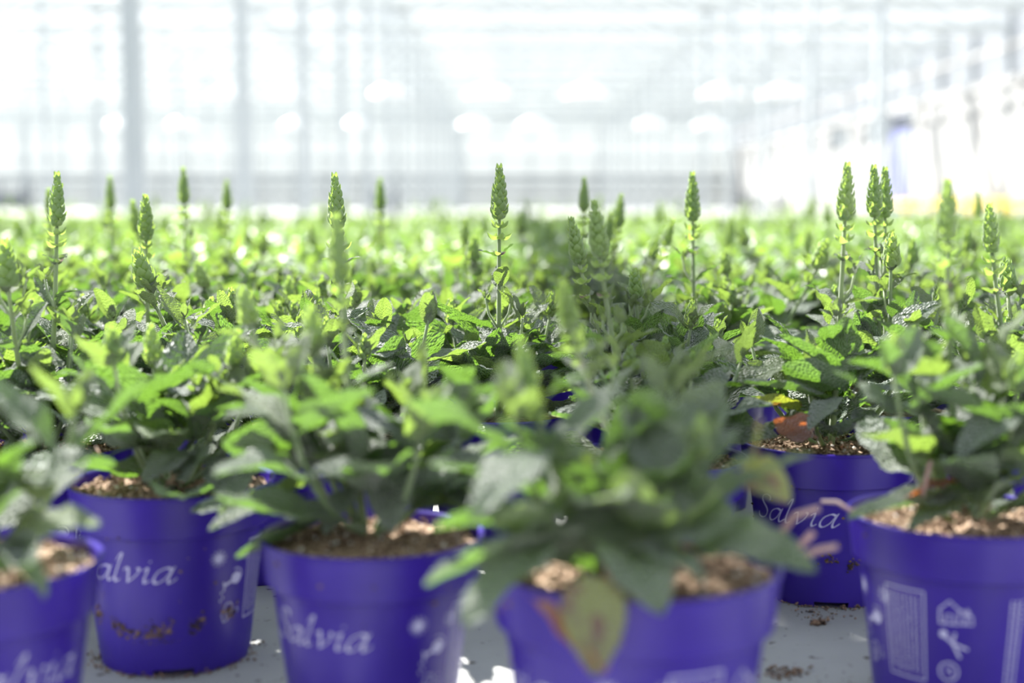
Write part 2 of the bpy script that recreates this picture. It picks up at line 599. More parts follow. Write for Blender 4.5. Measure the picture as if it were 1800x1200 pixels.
def bract_mesh():
    V, F = [], []
    nx, ny = 6, 6
    for i in range(nx + 1):
        t = i / nx
        w = math.sin(math.pi * min(1, (t * .92 + .08) ** .62)) ** .8
        if i == nx: w = .02
        for j in range(ny + 1):
            s = j / ny * 2 - 1
            y = s * .5 * w
            z = -.42 * (1 - s * s) * w * .8 - .25 * math.sin(t * 2.2)
            V.append((t, y, z))
    for i in range(nx):
        for j in range(ny):
            a = i * (ny + 1) + j
            F.append((a, a + ny + 1, a + ny + 2, a + 1))
    return mesh('bract', V, F, M['bract'], smooth=True)


BRACT = bract_mesh()
CALYX = BRACT.copy(); CALYX.name = 'calyx'; CALYX.materials[0] = M['calyx']


def grid_of(me):
    n = len(me.vertices)
    v = np.empty(n * 3); me.vertices.foreach_get('co', v)
    f = [tuple(p_.vertices) for p_ in me.polygons]
    return v.reshape(-1, 3), f


class Joined:
    """collects transformed copies of small meshes into one mesh"""
    def __init__(s, mats):
        s.mats, s.V, s.F, s.MI, s.n = mats, [], [], [], 0

    def add(s, gv, gf, mat4, mi):
        A = np.array(mat4)
        s.V.append(gv @ A[:3, :3].T + A[:3, 3])
        s.F += [tuple(k + s.n for k in f) for f in gf]
        s.MI += [mi] * len(gf)
        s.n += len(gv)

    def mesh(s, name):
        me = bpy.data.meshes.new(name)
        me.from_pydata(np.concatenate(s.V).tolist() if s.V else [], [], s.F)
        for m_ in s.mats: me.materials.append(m_)
        me.polygons.foreach_set('material_index', s.MI)
        me.polygons.foreach_set('use_smooth', [True] * len(s.F))
        me.update()
        return me


def frame(d, up=Vector((0, 0, 1)), roll=0.0):
    X = Vector(d).normalized()
    Y = up.cross(X)
    if Y.length < 1e-3: Y = Vector((0, 1, 0))
    Y.normalize()
    Z = X.cross(Y)
    m_ = Matrix((X, Y, Z)).transposed()
    if roll:
        m_ = Matrix.Rotation(roll, 3, X) @ m_
    return m_


def leaf_mat(B, d, L, W, roll=0.0, up=Vector((0, 0, 1))):
    R = frame(d, up, roll).to_4x4()
    return Matrix.Translation(B) @ R @ Matrix.Diagonal((L, W, L * .5 + W * .5, 1)).to_4x4()


# dense flower head, base at origin, along +Z; returns list of bract matrices
def head_bracts(L, Wd, n, rng, kind='tall'):
    out = []
    for i in range(n):
        t = i / (n - 1)
        z = L * t * .93
        r = Wd * .5 * math.sin(math.pi * min(1, .34 + .66 * t)) ** .85 if t < .99 else .0004
        if kind == 'bud':
            r = Wd * .5 * math.sin(math.pi * min(1, .28 + .72 * t)) ** .6 if t < .99 else Wd * .04
        m_n = 5 if t < .75 else 4
        for k in range(m_n):
            a = 2 * math.pi * (k / m_n) + (i % 2) * math.pi / m_n + rng.uniform(-.15, .15)
            el = math.radians(60 + 18 * t + rng.uniform(-9, 9))
            d = Vector((math.cos(a) * math.cos(el), math.sin(a) * math.cos(el), math.sin(el)))
            sz = Wd * (.85, .95)[i > 0] * (1 - .45 * t) * rng.uniform(.85, 1.15)
            B = Vector((math.cos(a) * r * .45, math.sin(a) * r * .45, z))
            inward = Vector((-math.cos(a), -math.sin(a), .2))
            R = frame(d, inward).to_4x4()
            out.append(Matrix.Translation(B) @ R @ Matrix.Diagonal((sz, sz * .85, sz * .8, 1)))
    return out


bgv, bgf = grid_of(BRACT)
HEADS = {}
for kind, specs in {'tall': [(.036, .0096, 11), (.040, .0092, 12), (.032, .0088, 10)],
                    'bud': [(.025, .0105, 8), (.021, .0085, 7)]}.items():
    HEADS[kind] = []
    for si, (L, Wd, n) in enumerate(specs):
        rg = random.Random(50 + si)
        J = Joined([M['bract'], M['stem']])
        for mm in head_bracts(L, Wd, n, rg, kind):
            J.add(bgv, bgf, mm, 0)
        tb = MB(); tb.tube([(0, 0, -.002), (0, 0, L * .5), (0, 0, L * .93)], [Wd * .24, Wd * .2, Wd * .05], 6)
        J.add(np.array(tb.V), tb.F, Matrix.Identity(4), 1)
        HEADS[kind].append((J.mesh('flower_spike'), L, Wd))

# ------------------------------------------------------------------ pot meshes
SOILZ = 0.1085


def pot_r(z):
    if z > .089: return .0620 + (z - .089) / .026 * .0030
    return .0468 + (z / .089) * .0112


def pot_mesh(n):
    prof = [(.0455, .0), (.0468, .0006), (pot_r(.0045), .0045), (pot_r(.03), .03), (pot_r(.06), .06), (pot_r(.086), .086), (pot_r(.0885), .0885),
            (.0612, .0890), (.0620, .0896), (.0645, .1128), (.0652, .1134), (.0655, .1150), (.0640, .1153), (.0628, .1140), (.0612, .100), (.0560, .0885), (.0450, .006), (.0, .006)]
    V, F = [], []
    for r, z in prof:
        for k in range(n):
            a = 2 * math.pi * k / n
            V.append((r * math.sin(a), -r * math.cos(a), z))
    for i in range(len(prof) - 1):
        for k in range(n):
            if i < 2:
                ang = (k + .5) / n * 360
                if min(abs(((ang - c_ + 180) % 360) - 180) for c_ in (12, 102, 192, 282)) < 14 and n > 30:
                    continue
            F.append((i*n + k, i*n + (k+1) % n, (i+1)*n + (k+1) % n, (i+1)*n + k))
    return mesh('pot', V, F, M['pot'], smooth=True)


POT_HI, POT_LO = pot_mesh(96), pot_mesh(24)
POT_HI.set_sharp_from_angle(angle=math.radians(35))    # keep the step under the rim crisp


def soil_mesh(n, rings, seed, amp=.004):
    V, F = [], []
    V.append((0, 0, SOILZ + .004))
    for i in range(1, rings + 1):
        r = .0612 * i / rings
        for k in range(n):
            a = 2 * math.pi * k / n
            x, y = r * math.cos(a), r * math.sin(a)
            h = noise.noise(Vector((x * 90, y * 90, seed))) * amp + noise.noise(Vector((x * 300, y * 300, seed))) * amp * .5
            V.append((x, y, SOILZ + h + .004 * (1 - i / rings)))
    for k in range(n): F.append((0, 1 + k, 1 + (k + 1) % n))
    for i in range(rings - 1):
        for k in range(n):
            a, b = 1 + i*n + k, 1 + i*n + (k+1) % n
            F.append((a, a + n, b + n, b))
    return mesh('soil', V, F, M['soil'], smooth=False)


SOIL = [soil_mesh(64, 26, s) for s in (1.3, 7.7, 4.1)]
SOIL_LO = soil_mesh(14, 4, 2.2)


def blob(c, r, rng, V, F):
    n = len(V)
    for (x, y, z) in ((1, 0, 0), (-1, 0, 0), (0, 1, 0), (0, -1, 0), (0, 0, 1), (0, 0, -1)):
        k = r * rng.uniform(.6, 1.25)
        V.append((c[0] + x * k, c[1] + y * k, c[2] + z * k * .7))
    F += [(n+a, n+b, n+c_) for a, b, c_ in ((0, 2, 4), (2, 1, 4), (1, 3, 4), (3, 0, 4), (2, 0, 5), (1, 2, 5), (3, 1, 5), (0, 3, 5))]


def chunk_mesh(seed, cnt, mat, r0, r1, name):
    rg = random.Random(seed)
    V, F = [], []
    for _ in range(cnt):
        a, r = rg.uniform(0, 6.283), .0595 * math.sqrt(rg.random())
        blob((r * math.cos(a), r * math.sin(a), SOILZ + .0015 + .004 * (1 - r / .06) + rg.uniform(0, .0025)), rg.uniform(r0, r1), rg, V, F)
    return mesh(name, V, F, mat)


PEAT = [chunk_mesh(s, 420, M['soil'], .0008, .0026, 'peat_chunks') for s in (1, 2, 3)]
PERL = [chunk_mesh(s, 60, M['perlite'], .0006, .0017, 'perlite_grains') for s in (4, 5, 6)]

# ------------------------------------------------------------------ print on the pots (broad-nib lettering and care symbols)
def spline(pts, k=7):
    P = [Vector((*q, 0)) for q in pts]
    P = [P[0]] + P + [P[-1]]
    out = []
    for i in range(1, len(P) - 2):
        for j in range(k):
            t = j / k
            a, b, c_, d = P[i-1], P[i], P[i+1], P[i+2]
            out.append(.5 * ((2*b) + (-a + c_) * t + (2*a - 5*b + 4*c_ - d) * t*t + (-a + 3*b - 3*c_ + d) * t**3))
    out.append(P[-2])
    return [(q.x, q.y) for q in out]


GLYPH = {
    'S': (1.02, [[(1.0, 1.5), (.98, 1.78), (.72, 1.9), (.42, 1.78), (.33, 1.5), (.5, 1.2), (.76, .9), (.88, .55), (.72, .15), (.38, 0), (.08, .1), (.02, .4)]]),
    'a': (1.0, [[(.80, .88), (.55, 1.0), (.2, .78), (.04, .38), (.08, .06), (.28, .0), (.58, .3), (.78, .8)], [(.90, 1.05), (.80, .62), (.74, .2), (.84, -.02), (1.14, .28)]]),
    'l': (.5, [[(.12, 1.45), (.3, 1.9), (.36, 1.75), (.22, 1.0), (.12, .3), (.2, 0), (.42, .18)]]),
    'v': (.92, [[(.0, .82), (.16, 1.0), (.26, .8), (.32, .02)], [(.32, .02), (.66, .45), (.82, .85), (.7, 1.0)]]),
    'i': (.5, [[(.0, .8), (.2, 1.0), (.22, .75), (.14, .25), (.22, 0), (.44, .18)], [(.24, 1.38), (.3, 1.46)]]),
}


class Print:
    """flat ink shapes wrapped on the tapered pot wall; u in radians, z in metres"""
    def __init__(s):
        s.V, s.F = [], []

    def p(s, u, z):
        r = pot_r(z) + .00035
        s.V.append((r * math.sin(u), -r * math.cos(u), z))
        return len(s.V) - 1

    def quad_strip(s, A, B):
        ia = [s.p(*a) for a in A]; ib = [s.p(*b) for b in B]
        for i in range(len(ia) - 1):
            s.F.append((ia[i], ib[i], ib[i+1], ia[i+1]))

    def stroke(s, pts, u0, z0, su, sz, nib, R=.0545):
        A, B = [], []
        nx, nz = nib * math.cos(.65), nib * math.sin(.65)
        for (x, y) in spline(pts):
            x = x + .2 * y
            A.append((u0 + (x * su - nx / 2) / R, z0 + y * sz - nz / 2))
            B.append((u0 + (x * su + nx / 2) / R, z0 + y * sz + nz / 2))
        s.quad_strip(A, B)
        # a thin even core so hairlines do not vanish
        s.line([(a, b) for a, b in [((A[i][0] + B[i][0]) / 2, (A[i][1] + B[i][1]) / 2) for i in range(len(A))]], .0006, R)

    def line(s, pts, w, R=.0545):
        A, B = [], []
        for i in range(len(pts)):
            a, b = pts[max(i-1, 0)], pts[min(i+1, len(pts)-1)]
            dx, dz = (b[0] - a[0]) * R, b[1] - a[1]
            l = math.hypot(dx, dz) or 1
            A.append((pts[i][0] - dz / l * w / 2 / R, pts[i][1] + dx / l * w / 2))
            B.append((pts[i][0] + dz / l * w / 2 / R, pts[i][1] - dx / l * w / 2))
        s.quad_strip(A, B)

    def disc(s, u, z, r, rz=None, R=.0545, n=14):
        rz = rz or r
        c_ = s.p(u, z)
        ring = [s.p(u + r * math.cos(2*math.pi*k/n) / R, z + rz * math.sin(2*math.pi*k/n)) for k in range(n)]
        for k in range(n): s.F.append((c_, ring[k], ring[(k+1) % n]))

    def build(s, name):
        return mesh(name, s.V, s.F, M['print'])


pr = Print()
u = math.radians(-57)
for ch in 'Salvia':
    w_, strokes = GLYPH[ch]
    for st in strokes:
        pr.stroke(st, u, .0615, .0124, .0096, .0018)
    u += (w_ + .08) * .0124 / .0545
LETTER = pr.build('lettering')
D = math.radians
pr = Print()
# full sun
pr.disc(D(42), .0735, .0030)
for k in range(12):
    a = k * math.pi / 6
    pr.line([(D(42) + .0034 * math.cos(a) / .0545, .0735 + .0034 * math.sin(a)), (D(42) + .0056 * math.cos(a) / .0545, .0735 + .0056 * math.sin(a))], .0007)
# half sun
pts = [(D(66) + .0028 * math.cos(a) / .0545, .0735 + .0028 * math.sin(a)) for a in [k * math.pi / 8 for k in range(17)]]
pr.line(pts, .0007)
for k in range(9): pr.line([(D(66) + (.0001 + .0003 * k) / .0545, .0735 - .0026 + .00001), (D(66) + (.0001 + .0003 * k) / .0545, .0735 + .0026 - .0002 * k)], .0003)
for k in range(10):
    a = k * math.pi / 5
    pr.line([(D(66) + .0036 * math.cos(a) / .0545, .0735 + .0036 * math.sin(a)), (D(66) + .0052 * math.cos(a) / .0545, .0735 + .0052 * math.sin(a))], .0007)
# watering can, tipped, with drops
pr.disc(D(57), .0585, .0042, .0038)
pr.line([(D(55), .0575), (D(47), .0550)], .0018)
pr.line([(D(46.5), .0575), (D(47.5), .0530)], .0012)
pr.line([(D(57) + .0048 * math.cos(a) / .0545, .0600 + .0048 * math.sin(a)) for a in [-.4 + .35 * k for k in range(8)]], .0007)
for (du, dz) in ((45, .0505), (46.5, .0475), (44.5, .0455), (47, .0520)):
    pr.disc(D(du), dz, .0006, .0011, n=8)
# feed sack and dots
pr.line([(D(48) , .031), (D(46), .036), (D(50), .043), (D(54), .043), (D(56), .039), (D(52), .032), (D(48), .031)], .0008)
pr.line([(D(49), .034), (D(53.5), .040)], .0008); pr.line([(D(51), .0325), (D(49), .0385)], .0006)
pr.line([(D(60) + .0014 * math.cos(a) / .0545, .037 + .0014 * math.sin(a)) for a in [k * math.pi / 5 for k in range(11)]], .0005)
pr.disc(D(60), .0415, .0006)
# framed block of small print
for a, b in (((68, .081), (93, .081)), ((93, .081), (93, .030)), ((93, .030), (68, .030)), ((68, .030), (68, .081))):
    n_ = 8
    pr.line([(D(a[0] + (b[0] - a[0]) * k / n_), a[1] + (b[1] - a[1]) * k / n_) for k in range(n_ + 1)], .0008)
rg = random.Random(3)
for c_ in range(8):
    z_ = .078
    while z_ > .034:
        l_ = rg.uniform(.0006, .002)
        pr.line([(D(71 + 2.6 * c_), z_), (D(71 + 2.6 * c_ + rg.uniform(-.5, .5)), z_ - l_)], .0008)
        z_ -= l_ + .0007
# little house with a plant beside it
H = D(107)
def hp(x, z): return (H + x * .001 / .0545, .0700 + z * .001)
for poly in ([(-5, -5), (-5, 3), (0, 8), (5, 3), (5, -5), (-5, -5)], [(-2, -5), (-2, 0), (2, 0), (2, -5)], [(6, -4.5), (12, -4.5), (11.5, 0), (7, 1), (9, 4), (10.5, 1)], [(5, 3), (7, 3)], [(8, -4), (9, 3)]):
    pr.line([hp(*q) for q in poly], .0009)
# pruning shears
pr.line([hp(-4, -11), (hp(2, -16)[0], hp(2, -16)[1]), hp(6, -24)], .0014)
pr.line([hp(3, -10), hp(2, -16), hp(10, -19)], .0014)
pr.disc(hp(-3, -11)[0], hp(-3, -11)[1], .0022)
# ringed symbol
pr.line([(H + .0052 * math.cos(a) / .0545, .0375 + .0052 * math.sin(a)) for a in [k * math.pi / 9 for k in range(19)]], .0009)
pr.line([hp(-2, -33), hp(1, -30), hp(2, -35)], .001)
# vertical small print and a bar code frame further round
for c_ in range(3):
    z_ = .079
    while z_ > .022:
        l_ = rg.uniform(.0008, .0022)
        pr.line([(D(140 + 3 * c_), z_), (D(140 + 3 * c_ + .6), z_ - l_)], .001)
        z_ -= l_ + .0008
for k in range(13):
    pr.line([(D(158 + 2.0 * k), .050), (D(158 + 2.0 * k), .030)], rg.choice((.0004, .0008, .0012)))
SYMB = pr.build('care_symbols')

# ------------------------------------------------------------------ growing a plant
def bez(a, b, c_, t):
    return a * (1 - t) ** 2 + b * 2 * t * (1 - t) + c_ * t * t


def grow(rng, spikes, n_ros=20, n_shoot=7, size=1.0, bias=None):
    """leaves: (kind, variant, matrix), stems: (points, radii), heads: (kind, variant, matrix, scale)"""
    leaves, stems, heads, whorls = [], [], [], []
    az0 = rng.uniform(0, 6.28)
    for i in range(n_ros):
        az = az0 + i * 2.39996 + rng.uniform(-.3, .3)
        f = i / max(1, n_ros - 1)
        el = math.radians(2 + 52 * f + rng.uniform(-8, 8))
        L = (.100 - .024 * f) * rng.uniform(.8, 1.15) * size
        B = Vector((math.cos(az) * .008, math.sin(az) * .008, .110 + .030 * f))
        d = Vector((math.cos(az) * math.cos(el), math.sin(az) * math.cos(el), math.sin(el)))
        leaves.append(('leaf' if rng.random() < .88 else 'young', rng.randrange(8), leaf_mat(B, d, L, L * rng.uniform(.36, .46), rng.uniform(-.4, .4))))
    for s in range(n_shoot):
        az = az0 + s * 6.283 / n_shoot + rng.uniform(-.4, .4)
        top = Vector((math.cos(az), math.sin(az), 0)) * rng.uniform(.026, .068) * size
        top.z = .108 + rng.uniform(.058, .098) * size
        b0 = Vector((math.cos(az) * .006, math.sin(az) * .006, .110))
        mid = Vector((top.x * .75, top.y * .75, .125))
        pts = [bez(b0, mid, top, t / 6) for t in range(7)]
        stems.append((pts, [.0022, .002, .0019, .0018, .0016, .0014, .0011]))
        a2 = rng.uniform(0, 3.14)
        for ni, t in enumerate((.5, .78, .95)):
            B = bez(b0, mid, top, t)
            L0 = (.068, .056, .035)[ni] * size
            for k in range(2):
                a = a2 + ni * 1.57 + k * math.pi + rng.uniform(-.25, .25)
                el = math.radians((18, 30, 48)[ni] + rng.uniform(-14, 14))
                d = Vector((math.cos(a) * math.cos(el), math.sin(a) * math.cos(el), math.sin(el)))
                L = L0 * rng.uniform(.8, 1.2)
                leaves.append((('leaf', 'leaf', 'young')[ni] if rng.random() < .8 else ('young', 'young', 'leaf')[ni], rng.randrange(8), leaf_mat(B, d, L, L * rng.uniform(.34, .44), rng.uniform(-.4, .4))))
        if rng.random() < .45:
            hm_ = Matrix.Translation(top) @ frame((top - mid).normalized().lerp(Vector((0, 0, 1)), .7), Vector((0, 1, .01))).to_4x4() @ Matrix.Rotation(math.pi / 2, 4, 'Y')
            heads.append(('bud', 1, hm_, rng.uniform(.7, 1.05), 0))
        for k in range(3):
            a = a2 + k * 2.1
            el = math.radians(68 + rng.uniform(-8, 8))
            d = Vector((math.cos(a) * math.cos(el), math.sin(a) * math.cos(el), math.sin(el)))
            L = .016 * rng.uniform(.8, 1.3)
            leaves.append(('young', rng.randrange(8), leaf_mat(top, d, L, L * .42)))
    for (tip, kind, var, sc, base) in spikes:
        hl = HEADS[kind][var][1] * sc
        b0 = base if base is not None else Vector((0, 0, .108))
        lean = (tip - b0).normalized().lerp(Vector((0, 0, 1)), .4).normalized()
        hb = tip - lean * hl * 1.05
        mid = Vector((hb.x * .6 + b0.x * .4, hb.y * .6 + b0.y * .4, b0.z + (hb.z - b0.z) * .45))
        pts = [bez(b0, mid, hb, t / 9) for t in range(10)]
        stems.append((pts, [.0027 - .0014 * t / 9 for t in range(10)]))
        R = frame(lean, Vector((0, 1, .01))).to_4x4() @ Matrix.Rotation(math.pi / 2, 4, 'Y')
        heads.append((kind, var, Matrix.Translation(hb) @ R, sc, 1))
        length = (hb - b0).length
        a2 = rng.uniform(0, 3.14)
        # spaced whorls of bracts under the head
        if kind == 'tall':
            for wi, dist in enumerate((.003, .0095, .018, .031)):
                B = hb - lean * dist * sc
                for k in range(4):
                    a = a2 + wi * .785 + k * 1.571
                    el = math.radians((55, 42, 32, 20)[wi] + rng.uniform(-8, 8))
                    d = Vector((math.cos(a) * math.cos(el), math.sin(a) * math.cos(el), math.sin(el)))
                    sz = (.0080, .0092, .0112, .0075)[wi] * sc * (1 if k % 2 or wi == 0 else .8)
                    whorls.append((Matrix.Translation(B) @ frame(d, Vector((-math.cos(a), -math.sin(a), 1.2))).to_4x4() @ Matrix.Diagonal((sz, sz * .85, sz * .95, 1)), len(heads) - 1, wi == 3 and k % 2 == 0))
            nodes = [.032, .060, .092, .125]
        else:
            nodes = [.006, .022, .045, .075, .1]
        for ni, dist in enumerate(nodes):
            if dist > length - .012: break
            t = 1 - dist / length
            B = bez(b0, mid, hb, t)
            L0 = ((.017, .030, .046, .056) if kind == 'tall' else (.014, .030, .044, .052, .056))[ni] * size
            for k in range(2):
                a = a2 + ni * 1.57 + k * math.pi + rng.uniform(-.2, .2)
                el = math.radians(22 + rng.uniform(-14, 22))
                d = Vector((math.cos(a) * math.cos(el), math.sin(a) * math.cos(el), math.sin(el)))
                L = L0 * rng.uniform(.85, 1.15)
                leaves.append(('young' if rng.random() < (.6, .4, .25, .1, .1)[ni] else 'leaf', rng.randrange(8), leaf_mat(B, d, L, L * rng.uniform(.34, .42), rng.uniform(-.3, .3))))
                if ni in (1, 2) and rng.random() < .6:      # side buds in the leaf axils
                    d2 = Vector((math.cos(a) * .4, math.sin(a) * .4, .9)).normalized()
                    L2 = rng.uniform(.012, .03)
                    stems.append(([B, B + d2 * L2 * .5 + Vector((math.cos(a), math.sin(a), 0)) * .003, B + d2 * L2], [.0011, .001, .0008]))
                    for q in range(4):
                        aa = a + q * 1.57
                        ee = math.radians(50 + rng.uniform(-12, 20))
                        dd = Vector((math.cos(aa) * math.cos(ee), math.sin(aa) * math.cos(ee), math.sin(ee)))
                        l3 = rng.uniform(.010, .019)
                        leaves.append(('young', rng.randrange(8), leaf_mat(B + d2 * L2 * (.8 if q % 2 else 1), dd, l3, l3 * .42)))
    return leaves, stems, heads, whorls


def stem_mesh(stems, n=7):
    b_ = MB()
    for pts, r in stems: b_.tube(pts, r, n)
    return b_


def build_plant(root, g, custom=(), hero=True):
    leaves, stems, heads, whorls = g
    for kind, var, mt in leaves:
        o = link('leaf', LEAF[kind][var], root); o.matrix_local = mt
    for pts, r in stems:
        b_ = MB(); b_.tube(pts, r, 7); b_.build('stem', M['stem'], root, smooth=True)
    hobj = []
    for kind, var, mt, sc, main in heads:
        o = link('flower_spike' if main else 'flower_bud', HEADS[kind][var][0], root)
        o.matrix_local = mt @ Matrix.Scale(sc, 4)
        hobj.append((o, mt @ Matrix.Scale(sc, 4)))
    for mt, hi, dusk in whorls:
        ho, hmx = hobj[hi]
        o = link('calyx' if dusk else 'bract', CALYX if dusk else BRACT, ho)
        o.matrix_local = hmx.inverted() @ mt


def add_pot(root, idx, hero, sc=1.0, rot=0.0):
    p_ = link('pot', POT_HI if hero else POT_LO, root)
    p_.rotation_euler = (0, 0, rot)
    p_.scale = (sc, sc, sc)
    s_ = link('soil', SOIL[idx % 3] if hero else SOIL_LO, root)
    s_.rotation_euler = (0, 0, idx * 1.3); s_.scale = (sc, sc, sc)
    if hero:
        c_ = link('peat_chunks', PEAT[idx % 3], s_); tag(c_, kind='stuff')
        w_ = link('perlite_grains', PERL[idx % 3], s_); tag(w_, kind='stuff')
        l_ = link('lettering', LETTER, p_); tag(l_, 'white italic lettering reading Salvia')
        y_ = link('care_symbols', SYMB, p_); tag(y_, 'white printed care symbols: suns, watering can, house, shears')
    return p_


def dirt_on(pot, seed, z0, spread, a0, a1, cnt):
    rg = random.Random(seed)
    V, F = [], []
    for _ in range(cnt):
        a = rg.uniform(a0, a1)
        z = z0 + rg.gauss(0, spread) + .004 * math.sin(a * 3 + seed)
        a = a + rg.gauss(0, .05)
        if z < .001 or z > .11: continue
        if noise.noise(Vector((a * 5, z * 60, seed))) < -.02: continue
        r = pot_r(z) + .0003
        blob((r * math.sin(a), -r * math.cos(a), z), rg.choice((.0005, .0008, .0011, .0016)), rg, V, F)
    return tag(link('dirt_crumbs', mesh('dirt_crumbs', V, F, M['crumb']), pot), 'brown soil crumbs stuck to the pot', kind='stuff')


# ------------------------------------------------------------------ which plants stand where
GP = 'potted salvias of the field'
HERO = {   # name: (x, y, pot scale, pot turn, label)
    'P0': (-.270, .690, 1.0, 66, 'potted salvia cut off at the lower left corner, nearest on the left'),
    'P1': (.058, .660, 1.06, -58, 'nearest potted salvia, right of centre, with a drooping yellow-brown leaf over its rim'),
    'P2': (-.0775, .775, .95, -10, 'potted salvia left of centre with white lettering and sun symbols on its purple pot'),
    'P3': (-.218, .900, 1.0, 0, 'potted salvia with sunlit tan soil and a ring of dirt round its purple pot'),
    'P4': (.236, 1.050, 1.0, -18, 'sharply focused potted salvia with a brown withered leaf on its soil'),
    'P5': (.2585, .800, 1.0, -131, 'potted salvia at the right edge, house and shears symbols on its pot'),
}
plants = []
for k_, (x, y, sc, rot, lab) in HERO.items():
    plants.append(dict(key=k_, x=x, y=y, sc=sc, rot=rot, label=lab, spikes=[], hero=True))
EXTRA = [('H1', .100, .985, 'salvia behind the nearest pot, thick stem and a slightly soft tall spike'),
         ('H2', -.012, 1.200, 'salvia with the tallest sharp green spike in the middle of the field'),
         ('H3', -.115, 1.095, 'salvia left of the middle whose tall spike stands behind a blurred nearer one'),
         ('H5', -.345, 1.030, 'salvia at the left edge with a tall knobbly spike behind sunlit soil'),
         ('H4', -.330, 1.280, 'salvia on the left with one tall spike and a fat bud before it'),
         ('H9', .120, 1.190, 'salvia right of the middle with a small pointed bud on a short stem'),
         ('H7', .330, 1.230, 'salvia at right with twin tall spikes behind the sharpest one'),
         ('H8', .180, 1.360, 'salvia right of centre with a lone pale-tipped tall spike'),
         ('H11', .385, 1.030, 'salvia at the right edge with a whitish leaning spike'),
         ('H12', -.200, 1.110, 'low salvia without a spike directly behind the pot with sunlit soil')]
for k_, x, y, lab in EXTRA:
    plants.append(dict(key=k_, x=x, y=y, sc=1, rot=random.Random(k_).uniform(-40, 40), label=lab, spikes=[], hero=True))
byk = {p_['key']: p_ for p_ in plants}

# (tip px, tip py, depth, kind, variant, scale, owner)
SP = [(912, 592, .665, 'tall', 2, .75, 'P1'), (988, 492, .74, 'tall', 0, .8, 'H1'), (590, 372, .80, 'tall', 1, .85, 'P2'),
      (1044, 350, .97, 'tall', 0, .95, 'H1'), (1003, 380, 1.22, 'tall', 0, 1.0, 'H9'), (878, 286, 1.16, 'tall', 1, 1.0, 'H2'),
      (588, 302, 1.15, 'tall', 1, 1.0, 'H3'), (101, 300, 1.06, 'tall', 1, .9, 'H5'), (6, 425, .98, 'bud', 0, 1.15, 'H5'),
      (240, 440, 1.12, 'bud', 0, 1.1, 'H12'), (255, 340, 1.27, 'tall', 0, 1.0, 'H4'), (265, 572, .92, 'bud', 1, 1.0, 'P3'),
      (190, 585, .95, 'bud', 1, 1.0, 'P3'), (418, 582, .89, 'bud', 1, .95, 'P3'), (1490, 283, 1.02, 'tall', 1, .93, 'P4'),
      (1536, 288, 1.24, 'tall', 1, 1.0, 'H7'), (1556, 292, 1.27, 'tall', 1, 1.0, 'H7'), (1567, 412, 1.2, 'bud', 0, 1.0, 'H7'),
      (1115, 475, 1.17, 'bud', 0, .85, 'H9'), (1217, 300, 1.36, 'tall', 1, 1.05, 'H8'), (1665, 313, .83, 'tall', 2, .95, 'P5'),
      (1738, 357, 1.02, 'tall', 2, .95, 'H11'), (1768, 455, 1.1, 'bud', 0, .9, 'H11'), (425, 505, .86, 'bud', 1, 1.0, 'P2'),
      (545, 540, .80, 'bud', 1, 1.0, 'P2')]
FREE = [(322, 292, 1.75, 'tall', 1, 1), (193, 308, 1.95, 'tall', 1, 1), (232, 350, 1.7, 'tall', 0, 1), (398, 316, 2.0, 'tall', 0, 1),
        (668, 312, 2.0, 'tall', 0, 1.1), (643, 332, 2.6, 'tall', 0, 1.2), (713, 308, 2.7, 'tall', 1, 1.2), (855, 315, 2.7, 'tall', 1, 1),
        (817, 383, 1.75, 'tall', 2, .9), (832, 415, 1.55, 'bud', 0, 1), (1027, 310, 1.65, 'tall', 1, .9), (1073, 372, 1.6, 'tall', 2, .9),
        (1092, 340, 1.7, 'tall', 0, 1), (1183, 383, 1.6, 'tall', 2, .9), (1274, 440, 1.5, 'bud', 0, .9), (1452, 422, 1.42, 'bud', 0, 1.1),
        (1420, 400, 1.9, 'tall', 2, .9), (1300, 393, 2.0, 'bud', 0, 1.2), (1635, 300, 2.4, 'tall', 0, .9), (1720, 335, 2.1, 'tall', 0, .9),
        (1155, 415, 1.7, 'bud', 0, 1), (1603, 420, 1.55, 'bud', 0, 1), (1293, 345, 2.5, 'tall', 0, 1), (1327, 355, 2.4, 'tall', 0, 1),
        (507, 487, 1.45, 'bud', 1, 1), (465, 410, 1.95, 'bud', 0, 1), (372, 525, 1.22, 'bud', 1, 1), (345, 460, 1.5, 'bud', 0, 1),
        (63, 352, 2.5, 'tall', 0, 1), (941, 355, 2.4, 'tall', 2, 1), (577, 318, 2.2, 'tall', 0, .9), (1700, 400, 1.7, 'bud', 0, 1),
        (380, 405, 2.3, 'tall', 2, 1), (1553, 350, 1.9, 'tall', 2, 1), (1248, 350, 2.9, 'tall', 0, 1), (85, 330, 1.6, 'tall', 2, .8), (915, 372, 2.1, 'bud', 0, 1), (1375, 350, 3.0, 'tall', 0, 1)]
for (px, py, d, k_, v_, sc, own) in SP:
    byk[own]['spikes'].append((at(px, py, d), k_, v_, sc))


def nearest(x, y):
    return min(plants, key=lambda q: (q['x'] - x) ** 2 + (q['y'] - y) ** 2)


for (px, py, d, k_, v_, sc) in FREE:
    w = at(px, py, d)
    q = nearest(w.x, w.y)
    dist = math.hypot(q['x'] - w.x, q['y'] - w.y)
    if dist > .14:
        q = dict(key=None, x=w.x, y=w.y, sc=1, rot=random.Random(px).uniform(-180, 180), label=None, spikes=[], hero=False)
        plants.append(q)
    elif dist > .075:
        w = w + Vector((0, 0, 0))
    q['spikes'].append((w, k_, v_, sc))

